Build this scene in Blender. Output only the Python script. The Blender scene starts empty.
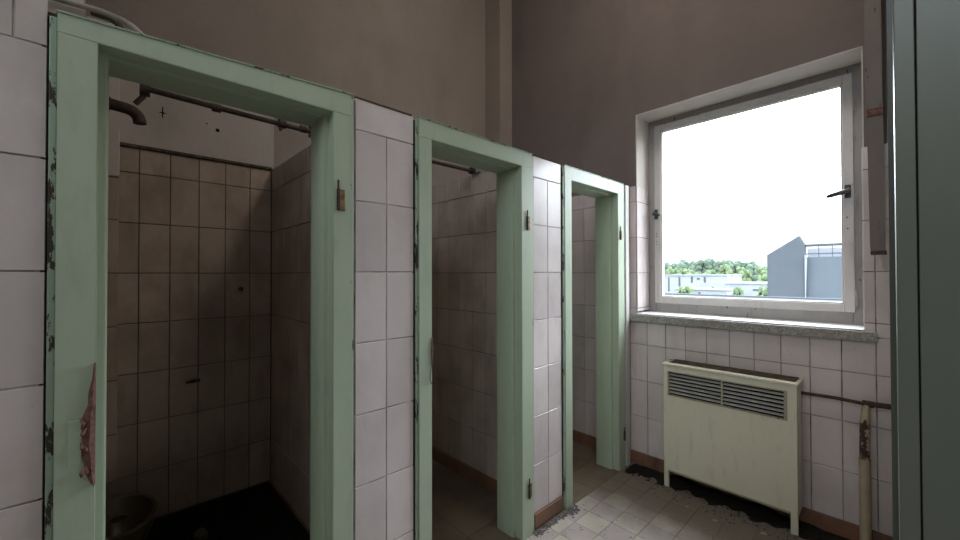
import bpy, bmesh, math, random
from mathutils import Vector, Matrix
random.seed(7)
scene = bpy.context.scene
COL = scene.collection

# ------------------------------------------------------------------ camera
cam_d = bpy.data.cameras.new('camera'); cam = bpy.data.objects.new('camera', cam_d); COL.objects.link(cam)
cam_d.sensor_width = 36; cam_d.lens = 389.87 / 960 * 36; cam_d.clip_start = 0.02; cam_d.clip_end = 3000
cam.rotation_mode = 'XYZ'
_y, _p, _r = math.radians(46.669), math.radians(0.603), -0.002
cam.matrix_world = (Matrix.Translation((1.2854, -2.6861, 1.3295)) @ Matrix.Rotation(_y, 4, 'Z')
                    @ Matrix.Rotation(math.pi / 2 + _p, 4, 'X') @ Matrix.Rotation(_r, 4, 'Z'))
scene.camera = cam

# ------------------------------------------------------------------ overcast sky
world = bpy.data.worlds.new('sky'); scene.world = world; world.use_nodes = True
nt = world.node_tree; nt.nodes.clear()
tc = nt.nodes.new('ShaderNodeTexCoord'); sp = nt.nodes.new('ShaderNodeSeparateXYZ')
SKY = 7.0; AHEAD_GAIN = 1.9
rp = nt.nodes.new('ShaderNodeValToRGB'); bg = nt.nodes.new('ShaderNodeBackground'); wo = nt.nodes.new('ShaderNodeOutputWorld')
nt.links.new(tc.outputs['Generated'], sp.inputs[0]); nt.links.new(sp.outputs['Z'], rp.inputs[0])
# the sky is made brighter ahead to send more light through the window
mr = nt.nodes.new('ShaderNodeMapRange'); mr.inputs[1].default_value = -.1; mr.inputs[2].default_value = .7; mr.inputs[3].default_value = 1; mr.inputs[4].default_value = AHEAD_GAIN
vm = nt.nodes.new('ShaderNodeVectorMath'); vm.operation = 'SCALE'
nt.links.new(sp.outputs['Y'], mr.inputs[0]); nt.links.new(rp.outputs[0], vm.inputs[0]); nt.links.new(mr.outputs[0], vm.inputs[3])
nt.links.new(vm.outputs[0], bg.inputs[0]); nt.links.new(bg.outputs[0], wo.inputs[0])
els = [(0.0, (.05, .055, .05)), (0.02, (.077, .089, .091)), (0.10, (.088, .096, .098)), (0.26, (.78, .84, .92)), (1.0, (.95, 1.0, 1.06))]
cr = rp.color_ramp
cr.elements[0].position = 0; cr.elements[0].color = (*els[0][1], 1)
cr.elements[1].position = 1; cr.elements[1].color = (*els[-1][1], 1)
for pz, c in els[1:-1]:
    e = cr.elements.new(pz); e.color = (*c, 1)
bg.inputs[1].default_value = SKY
# sampling portals that lie in the window and the added high fill opening
def portal(name, loc, rot, sx, sy):
    l = bpy.data.lights.new(name, 'AREA'); l.shape = 'RECTANGLE'; l.size = sx; l.size_y = sy
    l.cycles.is_portal = True
    o = bpy.data.objects.new(name, l); COL.objects.link(o); o.location = loc; o.rotation_euler = rot
portal('window_portal', (.625, .25, 1.75), (-math.pi / 2, 0, 0), 1.15, 1.4)
portal('fill_window_portal', (1.75, -4.25, 3.3), (math.pi / 2, 0, 0), 2.9, .8)

vs = scene.view_settings
scene.display_settings.display_device = 'sRGB'
vs.view_transform = 'Standard'; vs.look = 'None'; vs.exposure = 0.68; vs.gamma = 1.0; vs.use_curve_mapping = False
scene.cycles.max_bounces = 12; scene.cycles.diffuse_bounces = 8; scene.cycles.transparent_max_bounces = 12
scene.cycles.use_denoising = True
scene.cycles.sample_clamp_indirect = 6

# ------------------------------------------------------------------ materials
def srgb(r, g, b):
    f = lambda c: (c / 255 / 12.92) if c / 255 <= .04045 else ((c / 255 + .055) / 1.055) ** 2.4
    return (f(r), f(g), f(b), 1)

class NM:
    def __init__(s, name):
        s.m = bpy.data.materials.new(name); s.m.use_nodes = True
        s.t = s.m.node_tree; s.b = s.t.nodes['Principled BSDF']
        s.tc = s.t.nodes.new('ShaderNodeTexCoord')
    def n(s, kind): return s.t.nodes.new(kind)
    def l(s, a, b): s.t.links.new(a, b)
    def coord(s, scale=(1, 1, 1)):
        mp = s.n('ShaderNodeMapping'); mp.inputs['Scale'].default_value = scale
        s.l(s.tc.outputs['Object'], mp.inputs[0]); return mp.outputs[0]
    def noise(s, scale, detail=4, stretch=(1, 1, 1), rough=.6, w=0):
        nz = s.n('ShaderNodeTexNoise'); nz.inputs['Scale'].default_value = scale; nz.inputs['Detail'].default_value = detail
        nz.inputs['Roughness'].default_value = rough
        s.l(s.coord(stretch), nz.inputs['Vector']); return nz.outputs[0]
    def thr(s, v, a, b):
        mr = s.n('ShaderNodeMapRange'); mr.inputs[1].default_value = a; mr.inputs[2].default_value = b
        s.l(v, mr.inputs[0]); return mr.outputs[0]
    def mix(s, f, a, b, mode='MIX'):
        mx = s.n('ShaderNodeMix'); mx.data_type = 'RGBA'; mx.blend_type = mode
        for sock, v in ((mx.inputs[0], f), (mx.inputs[6], a), (mx.inputs[7], b)):
            if hasattr(v, 'node'): s.l(v, sock)
            else: sock.default_value = v
        return mx.outputs[2]
    def mul(s, a, k):
        m = s.n('ShaderNodeMath'); m.operation = 'MULTIPLY'; s.l(a, m.inputs[0])
        if hasattr(k, 'node'): s.l(k, m.inputs[1])
        else: m.inputs[1].default_value = k
        return m.outputs[0]
    def attr(s, name):
        a = s.n('ShaderNodeAttribute'); a.attribute_name = name; return a.outputs['Fac']
    def z(s):
        x = s.n('ShaderNodeSeparateXYZ'); s.l(s.tc.outputs['Object'], x.inputs[0]); return x.outputs['Z']
    def bump(s, h, strength=.3, dist=.002):
        b = s.n('ShaderNodeBump'); b.inputs['Strength'].default_value = strength; b.inputs['Distance'].default_value = dist
        s.l(h, b.inputs['Height']); s.l(b.outputs[0], s.b.inputs['Normal'])
    def done(s, color, rough=.6, metal=0, spec=None):
        if hasattr(color, 'node'): s.l(color, s.b.inputs['Base Color'])
        else: s.b.inputs['Base Color'].default_value = color
        if hasattr(rough, 'node'): s.l(rough, s.b.inputs['Roughness'])
        else: s.b.inputs['Roughness'].default_value = rough
        s.b.inputs['Metallic'].default_value = metal
        if spec is not None: s.b.inputs['Specular IOR Level'].default_value = spec
        return s.m

def m_tile(name, c1, c2, dirt, rough=.22, dirt_amt=.5):
    k = NM(name)
    base = k.mix(k.attr('tint'), c1, c2)
    d = k.thr(k.noise(2.3, 6), .45, .75)
    d2 = k.thr(k.noise(9, 5, (1, 1, .35)), .52, .8)
    c = k.mix(k.mul(d, dirt_amt), base, dirt)
    c = k.mix(k.mul(d2, dirt_amt * .8), c, dirt)
    spots = k.thr(k.noise(60, 2), .74, .78)
    c = k.mix(k.mul(spots, .5), c, (.12, .09, .07, 1))
    k.bump(k.noise(30, 3), .25, .0025)
    return k.done(c, k.thr(k.noise(14, 3), -.3, 1.6) if rough is None else rough)

def m_grout(name, c1, c2):
    k = NM(name); c = k.mix(k.thr(k.noise(5, 5), .42, .62), c1, c2); return k.done(c, .9)

def m_plaster(name, c1, c2, c3):
    k = NM(name)
    c = k.mix(k.thr(k.noise(.9, 6), .3, .7), c1, c2)
    c = k.mix(k.mul(k.thr(k.noise(3.5, 6, (1, 1, .5)), .5, .75), .55), c, c3)
    k.bump(k.noise(45, 6), .5, .004)
    return k.done(c, .92, spec=.2)

def m_paint(name, c1, c2, chip, chips=.66, rough=.38, stretch=(1, 1, .3), dark=(.03, .025, .02, 1)):
    k = NM(name)
    c = k.mix(k.thr(k.noise(2.2, 5, (1, 1, .4)), .3, .7), c1, c2)
    c = k.mix(k.mul(k.thr(k.noise(26, 4, stretch), .55, .8), .35), c, chip)
    f = k.thr(k.noise(38, 5, stretch, .7), chips, chips + .02)
    c = k.mix(f, c, dark)
    k.bump(k.noise(55, 4, (1, 1, .25)), .35, .0015)
    return k.done(c, rough)

def m_plain(name, c1, c2, rough=.6, metal=0, scale=12, spec=None):
    k = NM(name); c = k.mix(k.thr(k.noise(scale, 5), .35, .65), c1, c2)
    return k.done(c, rough, metal, spec)

M = {}
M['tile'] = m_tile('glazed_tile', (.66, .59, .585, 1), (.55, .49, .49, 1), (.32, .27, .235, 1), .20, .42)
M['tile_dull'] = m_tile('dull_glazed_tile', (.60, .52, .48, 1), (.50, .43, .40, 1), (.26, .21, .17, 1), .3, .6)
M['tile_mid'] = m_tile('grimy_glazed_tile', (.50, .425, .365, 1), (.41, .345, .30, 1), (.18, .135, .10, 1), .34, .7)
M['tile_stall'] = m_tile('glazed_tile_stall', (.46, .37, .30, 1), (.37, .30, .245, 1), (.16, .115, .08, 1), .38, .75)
M['grout'] = m_grout('grout', (.50, .47, .48, 1), (.20, .17, .16, 1))
M['grout_dark'] = m_grout('dark_grout', (.13, .11, .10, 1), (.05, .04, .035, 1))
M['grout_mid'] = m_grout('mid_grout', (.34, .31, .30, 1), (.10, .08, .07, 1))
M['skirt'] = m_tile('red_brown_skirting_tile', (.215, .11, .068, 1), (.17, .088, .055, 1), (.045, .03, .022, 1), .5, .95)
M['plaster'] = m_plaster('grimy_plaster', (.345, .295, .26, 1), (.27, .23, .205, 1), (.22, .185, .16, 1))
M['plaster_pale'] = m_plaster('pale_stall_plaster', (.50, .46, .42, 1), (.44, .40, .37, 1), (.30, .26, .23, 1))
M['plaster_dark'] = m_plaster('brown_grey_plaster', (.195, .162, .15, 1), (.16, .132, .122, 1), (.11, .09, .083, 1))
M['plaster_light'] = m_plaster('cream_plaster', (.42, .36, .31, 1), (.36, .31, .27, 1), (.24, .20, .17, 1))
M['lobby'] = m_plaster('pale_lobby_plaster', (.72, .70, .66, 1), (.66, .64, .60, 1), (.5, .48, .45, 1))
M['white_sill'] = m_plain('white_sill_paint', (.82, .82, .82, 1), (.70, .69, .68, 1), .45)
M['reveal'] = m_plaster('white_reveal_plaster', (.62, .57, .53, 1), (.50, .45, .42, 1), (.35, .30, .26, 1))
M['green'] = m_paint('pale_green_paint', (.40, .475, .36, 1), (.35, .42, .315, 1), (.22, .27, .19, 1), .74)
M['green_chip'] = m_paint('chipped_green_paint', (.30, .40, .30, 1), (.26, .33, .25, 1), (.16, .17, .13, 1), .56)
M['green_edge'] = m_paint('edge_green_paint', (.42, .50, .39, 1), (.36, .43, .33, 1), (.16, .16, .12, 1), .64)
M['green_grey'] = m_paint('grey_green_paint', (.135, .15, .12, 1), (.11, .122, .10, 1), (.15, .17, .13, 1), .75)
M['white_paint'] = m_paint('dirty_white_paint', (.56, .535, .52, 1), (.43, .405, .39, 1), (.18, .15, .13, 1), .70, .45)
M['white_paint2'] = m_paint('grey_frame_paint', (.38, .36, .345, 1), (.27, .25, .24, 1), (.12, .10, .09, 1), .66, .5)
M['cream'] = m_paint('cream_enamel', (.69, .665, .53, 1), (.62, .595, .47, 1), (.30, .26, .18, 1), .77, .35)
M['cream_dark'] = m_paint('worn_cream_edge', (.36, .33, .24, 1), (.28, .25, .18, 1), (.12, .09, .06, 1), .62, .5)
M['slat'] = m_plain('aluminium_slat', (.62, .61, .57, 1), (.48, .47, .44, 1), .4, .3)
M['black'] = m_plain('black_plastic', (.012, .012, .014, 1), (.03, .028, .03, 1), .35)
M['void'] = m_plain('void_black', (.008, .007, .006, 1), (.015, .012, .01, 1), .95, 0, 8, .1)  # plain near-black for holes, joints and the heater core
M['rust'] = m_plain('rusty_iron', (.075, .045, .033, 1), (.035, .024, .02, 1), .8, .2, 40)
M['wood_raw'] = m_plain('bare_red_wood', (.085, .03, .024, 1), (.20, .10, .08, 1), .8, 0, 70)
M['brass'] = m_plain('tarnished_brass', (.36, .23, .11, 1), (.12, .06, .03, 1), .5, .4, 60)
M['lead'] = m_plain('painted_pipe', (.33, .28, .25, 1), (.22, .18, .16, 1), .5, 0, 20)
M['dirt'] = m_plain('dark_dirt', (.022, .018, .015, 1), (.009, .008, .007, 1), .95, 0, 60, .1)
M['dust'] = m_plain('grey_brown_dust', (.12, .095, .07, 1), (.04, .03, .022, 1), .95, 0, 30, .1)
M['crumb'] = m_plain('mortar_crumbs', (.20, .185, .18, 1), (.05, .045, .04, 1), .95, 0, 90, .1)
M['ceramic'] = m_plain('stained_shaded_ceramic', (.10, .075, .045, 1), (.05, .035, .02, 1), .3, 0, 8)  # the stall's shadow on the bowl is put into this dark colour

def mk_pipe_cream():
    k = NM('peeling_cream_pipe')
    c = k.mix(k.thr(k.noise(8, 4), .35, .65), (.46, .40, .28, 1), (.36, .29, .20, 1))
    f = k.thr(k.noise(20, 5, (1, 1, .5), .7), .49, .51)
    up = k.thr(k.z(), .40, .46)
    hi = k.mix(f, c, (.045, .018, .015, 1))
    f2 = k.thr(k.noise(45, 3), .70, .72)
    lo = k.mix(f2, c, (.04, .02, .015, 1))
    return k.done(k.mix(up, lo, hi), .6)
M['pipe_cream'] = mk_pipe_cream()

def mk_terrazzo():
    k = NM('terrazzo')
    v = k.n('ShaderNodeTexVoronoi'); v.inputs['Scale'].default_value = 130; k.l(k.coord(), v.inputs['Vector'])
    sepc = k.n('ShaderNodeSeparateColor'); k.l(v.outputs['Color'], sepc.inputs[0])
    g = sepc.outputs[0]
    c = k.mix(g, (.05, .045, .04, 1), (.52, .50, .47, 1))
    c = k.mix(.55, c, (.29, .275, .255, 1))
    c = k.mix(k.mul(k.thr(k.noise(7, 4), .5, .7), .5), c, (.20, .17, .14, 1))
    return k.done(c, .5)
M['terrazzo'] = mk_terrazzo()

def mk_floor():
    k = NM('checker_floor_tile')
    c = k.mix(k.attr('tint'), (.38, .325, .325, 1), (.47, .44, .365, 1))
    c = k.mix(k.mul(k.thr(k.noise(3, 6), .38, .66), .55), c, (.25, .215, .19, 1))
    # trodden-in dirt that thickens towards the convector
    x = k.n('ShaderNodeSeparateXYZ'); k.l(k.tc.outputs['Object'], x.inputs[0])
    nz = k.noise(4, 6)
    ad = k.n('ShaderNodeMath'); ad.operation = 'MULTIPLY_ADD'; k.l(nz, ad.inputs[0]); ad.inputs[1].default_value = .5; k.l(x.outputs['Y'], ad.inputs[2])
    c = k.mix(k.mul(k.thr(ad.outputs[0], -.50, -.20), .9), c, (.125, .10, .075, 1))
    c = k.mix(k.mul(k.thr(k.noise(40, 4), .62, .7), .45), c, (.12, .10, .08, 1))
    k.bump(k.noise(30, 4), .3, .002)
    return k.done(c, .5)
M['floor'] = mk_floor()
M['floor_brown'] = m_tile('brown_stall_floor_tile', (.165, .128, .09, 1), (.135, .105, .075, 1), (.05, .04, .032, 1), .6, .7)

def mk_glass():
    k = NM('window_glass'); t = k.t
    t.nodes.remove(k.b)
    tr = k.n('ShaderNodeBsdfTransparent'); gl = k.n('ShaderNodeBsdfGlossy'); gl.inputs['Roughness'].default_value = .02
    tr.inputs[0].default_value = (.97, .985, .985, 1)
    lw = k.n('ShaderNodeLayerWeight'); lw.inputs[0].default_value = .5
    pw_ = k.n('ShaderNodeMath'); pw_.operation = 'POWER'; k.l(lw.outputs['Facing'], pw_.inputs[0]); pw_.inputs[1].default_value = 5
    fr = k.n('ShaderNodeMath'); fr.operation = 'MULTIPLY_ADD'; k.l(pw_.outputs[0], fr.inputs[0]); fr.inputs[1].default_value = .9; fr.inputs[2].default_value = .03
    mx = k.n('ShaderNodeMixShader'); k.l(fr.outputs[0], mx.inputs[0]); k.l(tr.outputs[0], mx.inputs[1]); k.l(gl.outputs[0], mx.inputs[2])
    out = [n for n in t.nodes if n.type == 'OUTPUT_MATERIAL'][0]; k.l(mx.outputs[0], out.inputs[0])
    return k.m
M['glass'] = mk_glass()

# ------------------------------------------------------------------ mesh helpers
def bm_box(bm, x0, x1, y0, y1, z0, z1, bev=0, seg=2):
    vs_ = [bm.verts.new((x, y, z)) for x in (x0, x1) for y in (y0, y1) for z in (z0, z1)]
    f = [(0, 1, 3, 2), (4, 6, 7, 5), (0, 4, 5, 1), (2, 3, 7, 6), (0, 2, 6, 4), (1, 5, 7, 3)]
    fs = [bm.faces.new([vs_[i] for i in q]) for q in f]
    if bev > 0:
        es = list({e for fc in fs for e in fc.edges})
        bmesh.ops.bevel(bm, geom=es, offset=bev, segments=seg, affect='EDGES', profile=.5, clamp_overlap=True)

def bm_tube(bm, pts, r, seg=12, cap=True):
    pts = [Vector(p) for p in pts]
    if not hasattr(r, '__len__'): r = [r] * len(pts)
    rings = []; ref = None
    for i, p in enumerate(pts):
        if i == 0: t = pts[1] - p
        elif i == len(pts) - 1: t = p - pts[-2]
        else: t = (pts[i + 1] - p).normalized() + (p - pts[i - 1]).normalized()
        t.normalize()
        if ref is None:
            ref = Vector((0, 0, 1)) if abs(t.z) < .9 else Vector((1, 0, 0))
        a = t.cross(ref).normalized(); b = a.cross(t).normalized(); ref = b
        rings.append([bm.verts.new(p + (a * math.cos(2 * math.pi * k / seg) + b * math.sin(2 * math.pi * k / seg)) * r[i]) for k in range(seg)])
    for i in range(len(rings) - 1):
        for k in range(seg):
            bm.faces.new([rings[i][k], rings[i][(k + 1) % seg], rings[i + 1][(k + 1) % seg], rings[i + 1][k]])
    if cap:
        bm.faces.new(rings[0][::-1]); bm.faces.new(rings[-1])

def arc(p0, p1, p2, n=8):
    """quadratic bend through corner p1"""
    p0, p1, p2 = Vector(p0), Vector(p1), Vector(p2)
    return [((1 - t) ** 2) * p0 + 2 * t * (1 - t) * p1 + t * t * p2 for t in [i / n for i in range(n + 1)]]

def obj(name, bm, mat, parent=None, smooth=False, loc=(0, 0, 0)):
    bmesh.ops.recalc_face_normals(bm, faces=bm.faces[:])
    me = bpy.data.meshes.new(name); bm.to_mesh(me); bm.free()
    if isinstance(mat, (list, tuple)):
        for m_ in mat: me.materials.append(m_)
    else: me.materials.append(mat)
    if smooth:
        for p in me.polygons: p.use_smooth = True
        try: me.set_sharp_from_angle(angle=math.radians(40))
        except Exception: pass
    o = bpy.data.objects.new(name, me); COL.objects.link(o); o.location = loc
    if parent is not None: o.parent = parent
    return o

def tag(o, label=None, cat=None, group=None, kind=None):
    if label: o['label'] = label
    if cat: o['category'] = cat
    if group: o['group'] = group
    if kind: o['kind'] = kind
    return o

def thing(name, label, cat, loc=(0, 0, 0), group=None, kind=None):
    o = bpy.data.objects.new(name, None); COL.objects.link(o); o.location = loc; o.empty_display_size = .05
    return tag(o, label, cat, group, kind)

def boxes(name, mat, lst, parent=None, bev=0, smooth=False):
    bm = bmesh.new()
    for b in lst: bm_box(bm, *b[:6], bev)
    return obj(name, bm, mat, parent, smooth)

def struct(name, mat, lst, label, cat, bev=0):
    o = boxes(name, mat, lst, None, bev)
    return tag(o, label, cat, kind='structure')

class Tiler:
    """chamfered tiles laid on a plane: P(u,v,h) -> world"""
    def __init__(s, P): s.P = P; s.bm = bmesh.new(); s.lay = s.bm.verts.layers.float.new('tint')
    def tile(s, u0, u1, v0, v1, g=.0021, t=.005, tint=None, tilt=.0009):
        if u1 - u0 < .012 or v1 - v0 < .012: return
        bm = s.bm; c = .0011
        tn = random.random() if tint is None else tint
        tl = [random.uniform(-tilt, tilt) for _ in range(4)]
        lo = [(u0 + g, v0 + g), (u1 - g, v0 + g), (u1 - g, v1 - g), (u0 + g, v1 - g)]
        hi = [(u0 + g + c, v0 + g + c), (u1 - g - c, v0 + g + c), (u1 - g - c, v1 - g - c), (u0 + g + c, v1 - g - c)]
        L = [bm.verts.new(s.P(u, v, 0)) for u, v in lo]
        Mi = [bm.verts.new(s.P(u, v, t - c + tl[i])) for i, (u, v) in enumerate(lo)]
        H = [bm.verts.new(s.P(u, v, t + tl[i])) for i, (u, v) in enumerate(hi)]
        for v_ in L + Mi + H: v_[s.lay] = tn
        bm.faces.new(H)
        for i in range(4):
            j = (i + 1) % 4
            bm.faces.new([Mi[i], Mi[j], H[j], H[i]]); bm.faces.new([L[i], L[j], Mi[j], Mi[i]])
    def region(s, u0, u1, v0, v1, uo, vo, pu, pv, **kw):
        i0 = math.floor((u0 - uo) / pu + 1e-6); i1 = math.ceil((u1 - uo) / pu - 1e-6)
        j0 = math.floor((v0 - vo) / pv + 1e-6); j1 = math.ceil((v1 - vo) / pv - 1e-6)
        for i in range(i0, i1):
            for j in range(j0, j1):
                t = kw.get('tint')
                k2 = dict(kw)
                if t == 'checker':
                    k2['tint'] = min(1, max(0, (.85 if (i + j) % 2 == 0 else .08) + random.uniform(-.1, .12)))
                s.tile(max(u0, uo + i * pu), min(u1, uo + (i + 1) * pu), max(v0, vo + j * pv), min(v1, vo + (j + 1) * pv), **k2)
    def build(s, name, mat, parent):
        return obj(name, s.bm, mat, parent)

VO = .0875; PV = .25; PU = .1228; TOP = 1.95
XB = -1.315            # rear wall of the stalls
CEIL = 4.0
XR = 1.33              # right wall
YN = -4.2              # near wall
XF = 3.4               # far side of the lobby beyond the doorway

# ------------------------------------------------------------------ room shell
fl = struct('floor', M['grout_mid'], [(XB - .1, XF + .1, YN - .1, .0, -.1, 0)], 'tiled washroom floor of worn pale and pink checker tiles', 'floor')
T = Tiler(lambda u, v, h: (u, v, h))
T.region(0.012, XR - .005, YN + .03, -.012, .105, -.88, .138, .138, tint='checker', g=.001, t=.004, tilt=.0006)
T.build('floor_tiles', M['floor'], fl)
T = Tiler(lambda u, v, h: (u, v, h))
T.region(XR + .005, XF - .02, YN + .03, -1.82, .105, -.88, .138, .138, tint='checker', g=.001, t=.004, tilt=.0006)
T.build('lobby_floor_tiles', M['floor'], fl)
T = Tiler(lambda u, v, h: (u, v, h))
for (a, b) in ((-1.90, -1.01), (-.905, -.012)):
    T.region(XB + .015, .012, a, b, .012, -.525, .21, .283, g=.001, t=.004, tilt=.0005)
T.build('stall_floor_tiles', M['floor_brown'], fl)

struct('ceiling', M['lobby'], [(XB - .1, XF + .1, YN - .1, .35, CEIL, CEIL + .1)], 'pale plaster ceiling high above the stalls', 'ceiling')

# wall holding the window
WX0, WX1, WZ0, WZ1 = .045, 1.192, 1.065, 2.452
wf = struct('wall_window_side', M['plaster_dark'], [
    (XB - .1, WX0, 0, .35, -.1, CEIL), (WX1, XF + .1, 0, .35, -.1, CEIL),
    (WX0, WX1, 0, .35, -.1, WZ0 - .045), (WX0, WX1, 0, .35, WZ1, CEIL)], 'plaster wall with the window, tiled up to door height', 'wall')
boxes('window_reveal', M['reveal'], [(WX0, WX0 + .006, -.001, .22, TOP, WZ1), (WX1 - .006, WX1, -.001, .22, TOP, WZ1),
                                     (WX0, WX1, -.001, .22, WZ1 - .006, WZ1)], wf)
boxes('grout_bed', M['grout_mid'], [(-.02, WX0 + .004, -.004, 0.0, 0, TOP - .005), (WX0, WX1, -.004, .0, 0, 1.02), (WX1 - .004, XR, -.004, .0, 0, TOP - .005),
                                (WX0, WX0 + .004, -.004, .2, WZ0, TOP - .005), (WX1 - .004, WX1, -.004, .2, WZ0, TOP - .005),
                                (XB, -.15, -.004, 0, 0, TOP - .005)], wf)
T = Tiler(lambda u, v, h: (u, -.003 - h, v))
T.region(-.003, WX0 + .008, VO, TOP, -.0026, VO, .05, PV)
T.region(-.0026, WX1 + .1, VO, 1.02, -.0026, VO, PU, PV)
T.region(WX1 - .008, XR, 1.02, TOP, 1.2254, VO, PU, PV)
T.region(WX1 + .1, XR, VO, 1.02, -.0026, VO, PU, PV)
T.P = lambda u, v, h: (WX0 + .004 + h, u, v)
T.region(-.008, .19, WZ0, TOP, -.008, VO, .2, PV)
T.P = lambda u, v, h: (WX1 - .004 - h, u, v)
T.region(-.008, .19, WZ0, TOP, -.008, VO, .2, PV)
T.build('wall_tiles', M['tile'], wf)
T = Tiler(lambda u, v, h: (u, -.003 - h, v))
T.region(XB, -.15, VO, TOP, -.0026, VO, PU, PV)
T.build('stall_tiles', M['tile'], wf)

wb = struct('wall_left', M['plaster'], [(XB - .12, XB, YN, .0, -.1, CEIL)], 'back wall behind the stalls, tiled low and bare plaster above', 'wall')
boxes('upper_plaster_band', M['plaster_pale'], [(XB, XB + .003, -2.79, -1.97, TOP + .03, 2.5)], wb)
boxes('grout_bed', M['grout_dark'], [(XB, XB + .004, -2.79, -.0, 0, TOP + .01)], wb)
T = Tiler(lambda u, v, h: (XB + .003 + h, u, v))
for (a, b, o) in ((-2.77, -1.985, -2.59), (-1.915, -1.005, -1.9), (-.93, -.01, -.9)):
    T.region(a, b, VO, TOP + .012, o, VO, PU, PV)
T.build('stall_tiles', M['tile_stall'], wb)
bm = bmesh.new()
for y, z, r in ((-2.26, 2.14, .010), (-2.50, 2.17, .006), (-2.31, 2.165, .004)):
    bm_tube(bm, [(XB + .0025, y, z), (XB + .005, y, z)], r, 10)
bm_box(bm, XB + .003, XB + .0045, -2.503, -2.498, 2.145, 2.20); bm_box(bm, XB + .003, XB + .0045, -2.515, -2.485, 2.168, 2.172)
obj('anchor_holes', bm, M['void'], wb)
boxes('tile_capping', M['dust'], [(XB, XB + .02, -2.78, -1.985, TOP + .014, TOP + .028)], wb)

# corner chase of plaster
struct('trim_1', M['plaster'], [(XB, -1.123, -.161, 0, 1.96, CEIL)], 'plastered pipe chase rising in the corner above the stalls', 'pipe chase', .004)

# partition in front of the stalls: piers and strips above the frames
pw = struct('wall_partition', M['grout'], [(-.15, -.004, -2.073, -1.837, 0, TOP - .003), (-.15, -.004, -1.094, -.838, 0, TOP - .003),
                                           (-.15, -.004, YN, -2.802, 0, TOP - .003), (-.15, -.004, -.09, -.0, 0, TOP - .003)],
            'tiled partition wall holding the three green stall doorways', 'wall')
T = Tiler(lambda u, v, h: (-.006 + h, u, v))
for (a, m_, b) in ((-2.071, -1.948, -1.828), (-1.092, -.9665, -.842)):
    T.region(a, m_, VO, 1.8375, a, VO, m_ - a, PV); T.region(m_, b, VO, 1.8375, m_, VO, b - m_, PV)
    T.tile(a, b, 1.8375, TOP)
T.region(-4.1, -2.792, VO, 1.8375, -4.1, VO, PU * 1.065, PV)
T.region(-4.1, -2.792, 1.8375, TOP, -4.225, 1.8375, .2304 * 1.0, .2)
T.region(-.092, -.012, VO, TOP, -.092, VO, .2, PV)
T.build('wall_tiles', M['tile'], pw)
boxes('skirting_tiles', M['skirt'], [(-.006, .008, -2.071, -1.842, .012, VO - .002), (-.006, .008, -1.092, -.846, .012, VO - .002),
                                     (-.006, .008, YN, -2.80, .012, VO - .002)], pw, .002)
boxes('tile_capping', M['dust'], [(-.15, .001, -2.071, -1.84, TOP - .003, TOP + .003), (-.15, .001, -1.092, -.84, TOP - .003, TOP + .003),
                                  (-.15, .001, -.09, -.01, TOP - .003, TOP + .003)], pw)
struct('trim_2', M['plaster_light'], [(-.15, -.075, YN, -2.785, TOP, CEIL), (-.15, -.075, -2.785, -2.74, 1.958, CEIL)], 'plain plaster pier rising above the left tiles', 'pier')
# skirting along the window wall, left open behind the convector pipe
struct('baseboard_window_side', M['skirt'], [(.0, XR, -.014, -.002, .0, VO), (XB, -.15, -.014, -.002, .0, VO)], 'red-brown skirting tiles along the window wall', 'skirting', .002)

# dividers between stalls
def divider(name, y0, y1, ztop, label, tiles, mat='tile_stall'):
    o = struct(name, M['grout_dark'], [(XB + .006, -.15, y0 + .006, y1 - .006, 0, ztop)], label, 'wall')
    T = Tiler(None)
    for side in tiles:
        if side < 0: T.P = lambda u, v, h: (u, y0 + .007 - h, v)
        else: T.P = lambda u, v, h: (u, y1 - .007 + h, v)
        T.region(XB + .012, -.152, VO, ztop, XB, VO, PU, PV)
    T.build('wall_tiles', M[mat], o)
    sk = [(XB + .012, -.152, y0 - .006, y0 + .006, .0, VO)] if -1 in tiles else []
    if 1 in tiles: sk.append((XB + .012, -.152, y1 - .006, y1 + .006, .0, VO))
    boxes('skirting_tiles', M['skirt'], sk, o, .002)
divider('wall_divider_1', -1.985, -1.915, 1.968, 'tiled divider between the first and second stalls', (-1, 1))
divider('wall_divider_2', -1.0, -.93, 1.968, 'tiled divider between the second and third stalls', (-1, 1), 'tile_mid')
divider('wall_divider_3', -2.86, -2.785, 1.968, 'tiled divider on the left side of the first stall', (1,))

# raised shower base in the first stall
sh = struct('trim_3', M['dirt'], [(XB + .01, -.17, -2.775, -1.99, 0, .085)], 'dark dirty raised base of the first stall', 'base', .006)

# boxed duct at the left in the rear of the first stall
bd = struct('trim_4', M['reveal'], [(XB, -1.2, -2.78, -2.664, 1.79, 2.5)], 'boxed duct in the rear left corner of the first stall', 'pipe chase', .004)
boxes('duct_bed', M['grout_dark'], [(XB, -1.204, -2.78, -2.668, .37, 1.79)], bd)
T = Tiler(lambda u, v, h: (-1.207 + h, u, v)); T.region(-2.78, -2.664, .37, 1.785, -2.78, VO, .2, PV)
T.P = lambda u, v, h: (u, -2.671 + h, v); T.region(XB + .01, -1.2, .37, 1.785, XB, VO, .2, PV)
T.build('stall_tiles', M['tile_stall'], bd)

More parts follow.
